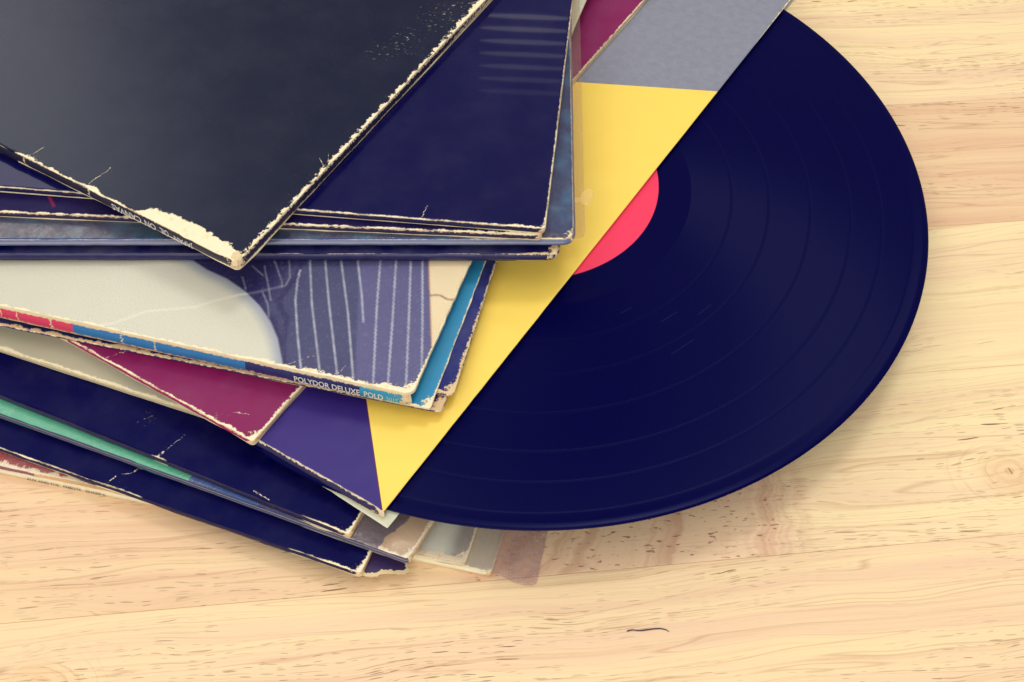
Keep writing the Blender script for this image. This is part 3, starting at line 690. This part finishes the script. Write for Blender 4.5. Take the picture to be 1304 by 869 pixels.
# --- two worn black sleeves, fanned
red_smear = lambda m, u, v: m.mix(m.mul(m.seg(u, v, (16.85, .75), (16.6, .35), .10), .4), lin(26, 16, 70, .9), lin(170, 30, 60))
m_s2l = cover_mat('black_card_thin', None, paint=red_smear, front=((0, .28), (1.5, .14), (4, .06), (8, .07), (11, .11), (16, .06), (20, .07)), right=((0, .2), (1, .06)), corner=.4, rough=.4, spec=.15, tint=(.4, .45, 1, 1), wear=CREAM)
m_s2ls = spine_mat('pinkish_edge_spine', [(0, lin(40, 28, 70))], T=.24, top=((0, .05),), bot=((0, .10), (4, .03), (9, .03)), wear=lin(234, 206, 176, .95), specks=.6)
sleeve('black record sleeve with worn pinkish cream edge, second from the top of the black fan', 4.62, 4.90, .84, 30.27, .35, m_s2l, m_s2ls, rc=.2, seed=131, jit=.03)
m_s2 = cover_mat('black_glossy_card', lin(7, 5, 70, .9), front=((0, .14), (1, .10), (2.6, .035), (4, .04), (8.7, .05), (10, .03), (16, .02)), right=((0, .12), (1, .05), (6, .035), (16, .03)), corner=.24, rough=.30, spec=.10, coat=.40, coat_rough=.02,
                 segs=(((4.20, .0), (4.07, .62), .02), ((8.6, .0), (8.55, .3), .03)), mottle=.04, wavy=.10)
m_s2s = spine_mat('black_spine_upper', [(0, lin(18, 14, 74, .85))], T=.26, top=((0, .03),), bot=((0, .05), (5, .022)), spec=.2, wear=lin(236, 200, 180, .95), specks=.3)
sleeve('glossy black record sleeve with thin cream right edge, directly under the topmost sleeve', 4.92, 5.20, .93, 30.31, -2.2, m_s2, m_s2s, side=m_s4e, skew=-1.6, rc=.14, seed=141, jit=.02)

# --- the topmost sleeve
m_s1 = cover_mat('dusty_black_card', lin(16, 23, 54, .85), front=((0, .16), (.25, .5), (.9, .62), (2.0, .72), (3.0, .66), (3.9, .44), (4.15, .06), (5.0, .10), (5.6, .03), (6.1, .22), (6.6, .05), (7.0, .12), (7.7, .25), (8.0, .03), (9.0, .24), (9.4, .0), (20, .05)),
                 right=((0, .24), (1.0, .17), (4, .15), (8, .16), (11, .13), (14.5, .24), (16, .34), (22, .25)), corner=.42, rough=.25, spec=.30, tint=(.85, .92, 1.0, 1), mottle=.04, scale=4.2, wavy=.04,
                 segs=(((6.35, .05), (6.18, 1.1), .022), ((8.9, .1), (8.75, .7), .026), ((.12, 5.0), (.5, 5.25), .02), ((.1, 5.25), (.35, 5.6), .012)),
                 scuffs=((.85, 13.8, 1.1, .9), (1.2, 11.9, .9, .9), (.5, 14.9, .8, .9), (1.7, 10.9, .7, .6)), specks=3.2)
m_s1s = spine_mat('black_lettered_spine', [(0, lin(30, 28, 60, .85))], T=.44, top=((0, .05), (3, .035), (10, .03)), bot=((0, .14), (1.4, .05), (4, .022), (10, .022)), cracks=(6.2, 9.05), specks=.1, end=.34, scale=9)
m_s1e = spine_mat('worn_black_edge', [(0, lin(24, 22, 66, .85))], T=.44, top=((0, .10), (12, .12)), bot=((0, .16), (5, .12), (12, .14), (14.5, .4), (16, .5)), specks=.9, scale=8, end=.34)
s1 = sleeve('large dusty black record sleeve on top of the pile, cream torn corner and lettered spine', 5.22, 5.70, -8.97, 27.76, -28.0, m_s1, m_s1s, side=m_s1e, rc=.2, seed=151, jit=.045, bulge=.05)
m_si = plain_mat('pale_ink', lin(232, 232, 236, .95), .5, .3, .12, 9)
lettering('spine_lettering', 'JAPAN', m_si, s1, 1.80, .23, .29, width=.78, flip=True, off=.062)
lettering('spine_lettering', 'OIL', m_si, s1, 2.80, .23, .29, width=.36, flip=True, off=.062)
lettering('spine_lettering', 'ON', m_si, s1, 3.34, .23, .29, width=.46, flip=True, off=.062)
lettering('spine_lettering', 'CANVAS', m_si, s1, 3.95, .23, .29, width=1.25, flip=True, off=.062)
blob('torn_corner', m_torn, s1, [(-.02, .02), (-.30, .04), (-.34, .22), (-.26, .40), (-.12, .34), (-.03, .3)], .482, .512, ragged=.03, seed=8)

# --- a thread on the bare wood in front
th = bpy.data.curves.new('thread', 'CURVE'); th.dimensions = '3D'; th.bevel_depth = .022 * U; th.bevel_resolution = 2
spn = th.splines.new('NURBS'); pts = [(-.66, -.06, 1), (-.5, .0, .8), (-.3, -.05, .6), (-.1, -.02, 1), (.15, .03, 1), (.4, .05, .8), (.6, .0, .6), (.66, -.06, .3)]
spn.points.add(len(pts) - 1)
for p, q in zip(spn.points, pts): p.co = (q[0] * U, q[1] * U, .024 * U, 1); p.radius = q[2]
spn.use_endpoint_u = True; spn.order_u = 3
tmp = bpy.data.objects.new('thread', th); COL.objects.link(tmp)
me = bpy.data.meshes.new_from_object(tmp.evaluated_get(bpy.context.evaluated_depsgraph_get())); bpy.data.objects.remove(tmp)
me.materials.clear(); me.materials.append(plain_mat('dark_thread', lin(70, 52, 74), .7, .2, .1))
t = bpy.data.objects.new('thread', me); COL.objects.link(t); t.location = (4.7 * U, 18.32 * U, 0); t.rotation_euler = (0, 0, rad(2))
t['label'] = 'short dark curved thread on the bare wood in front of the record'; t['category'] = 'thread'
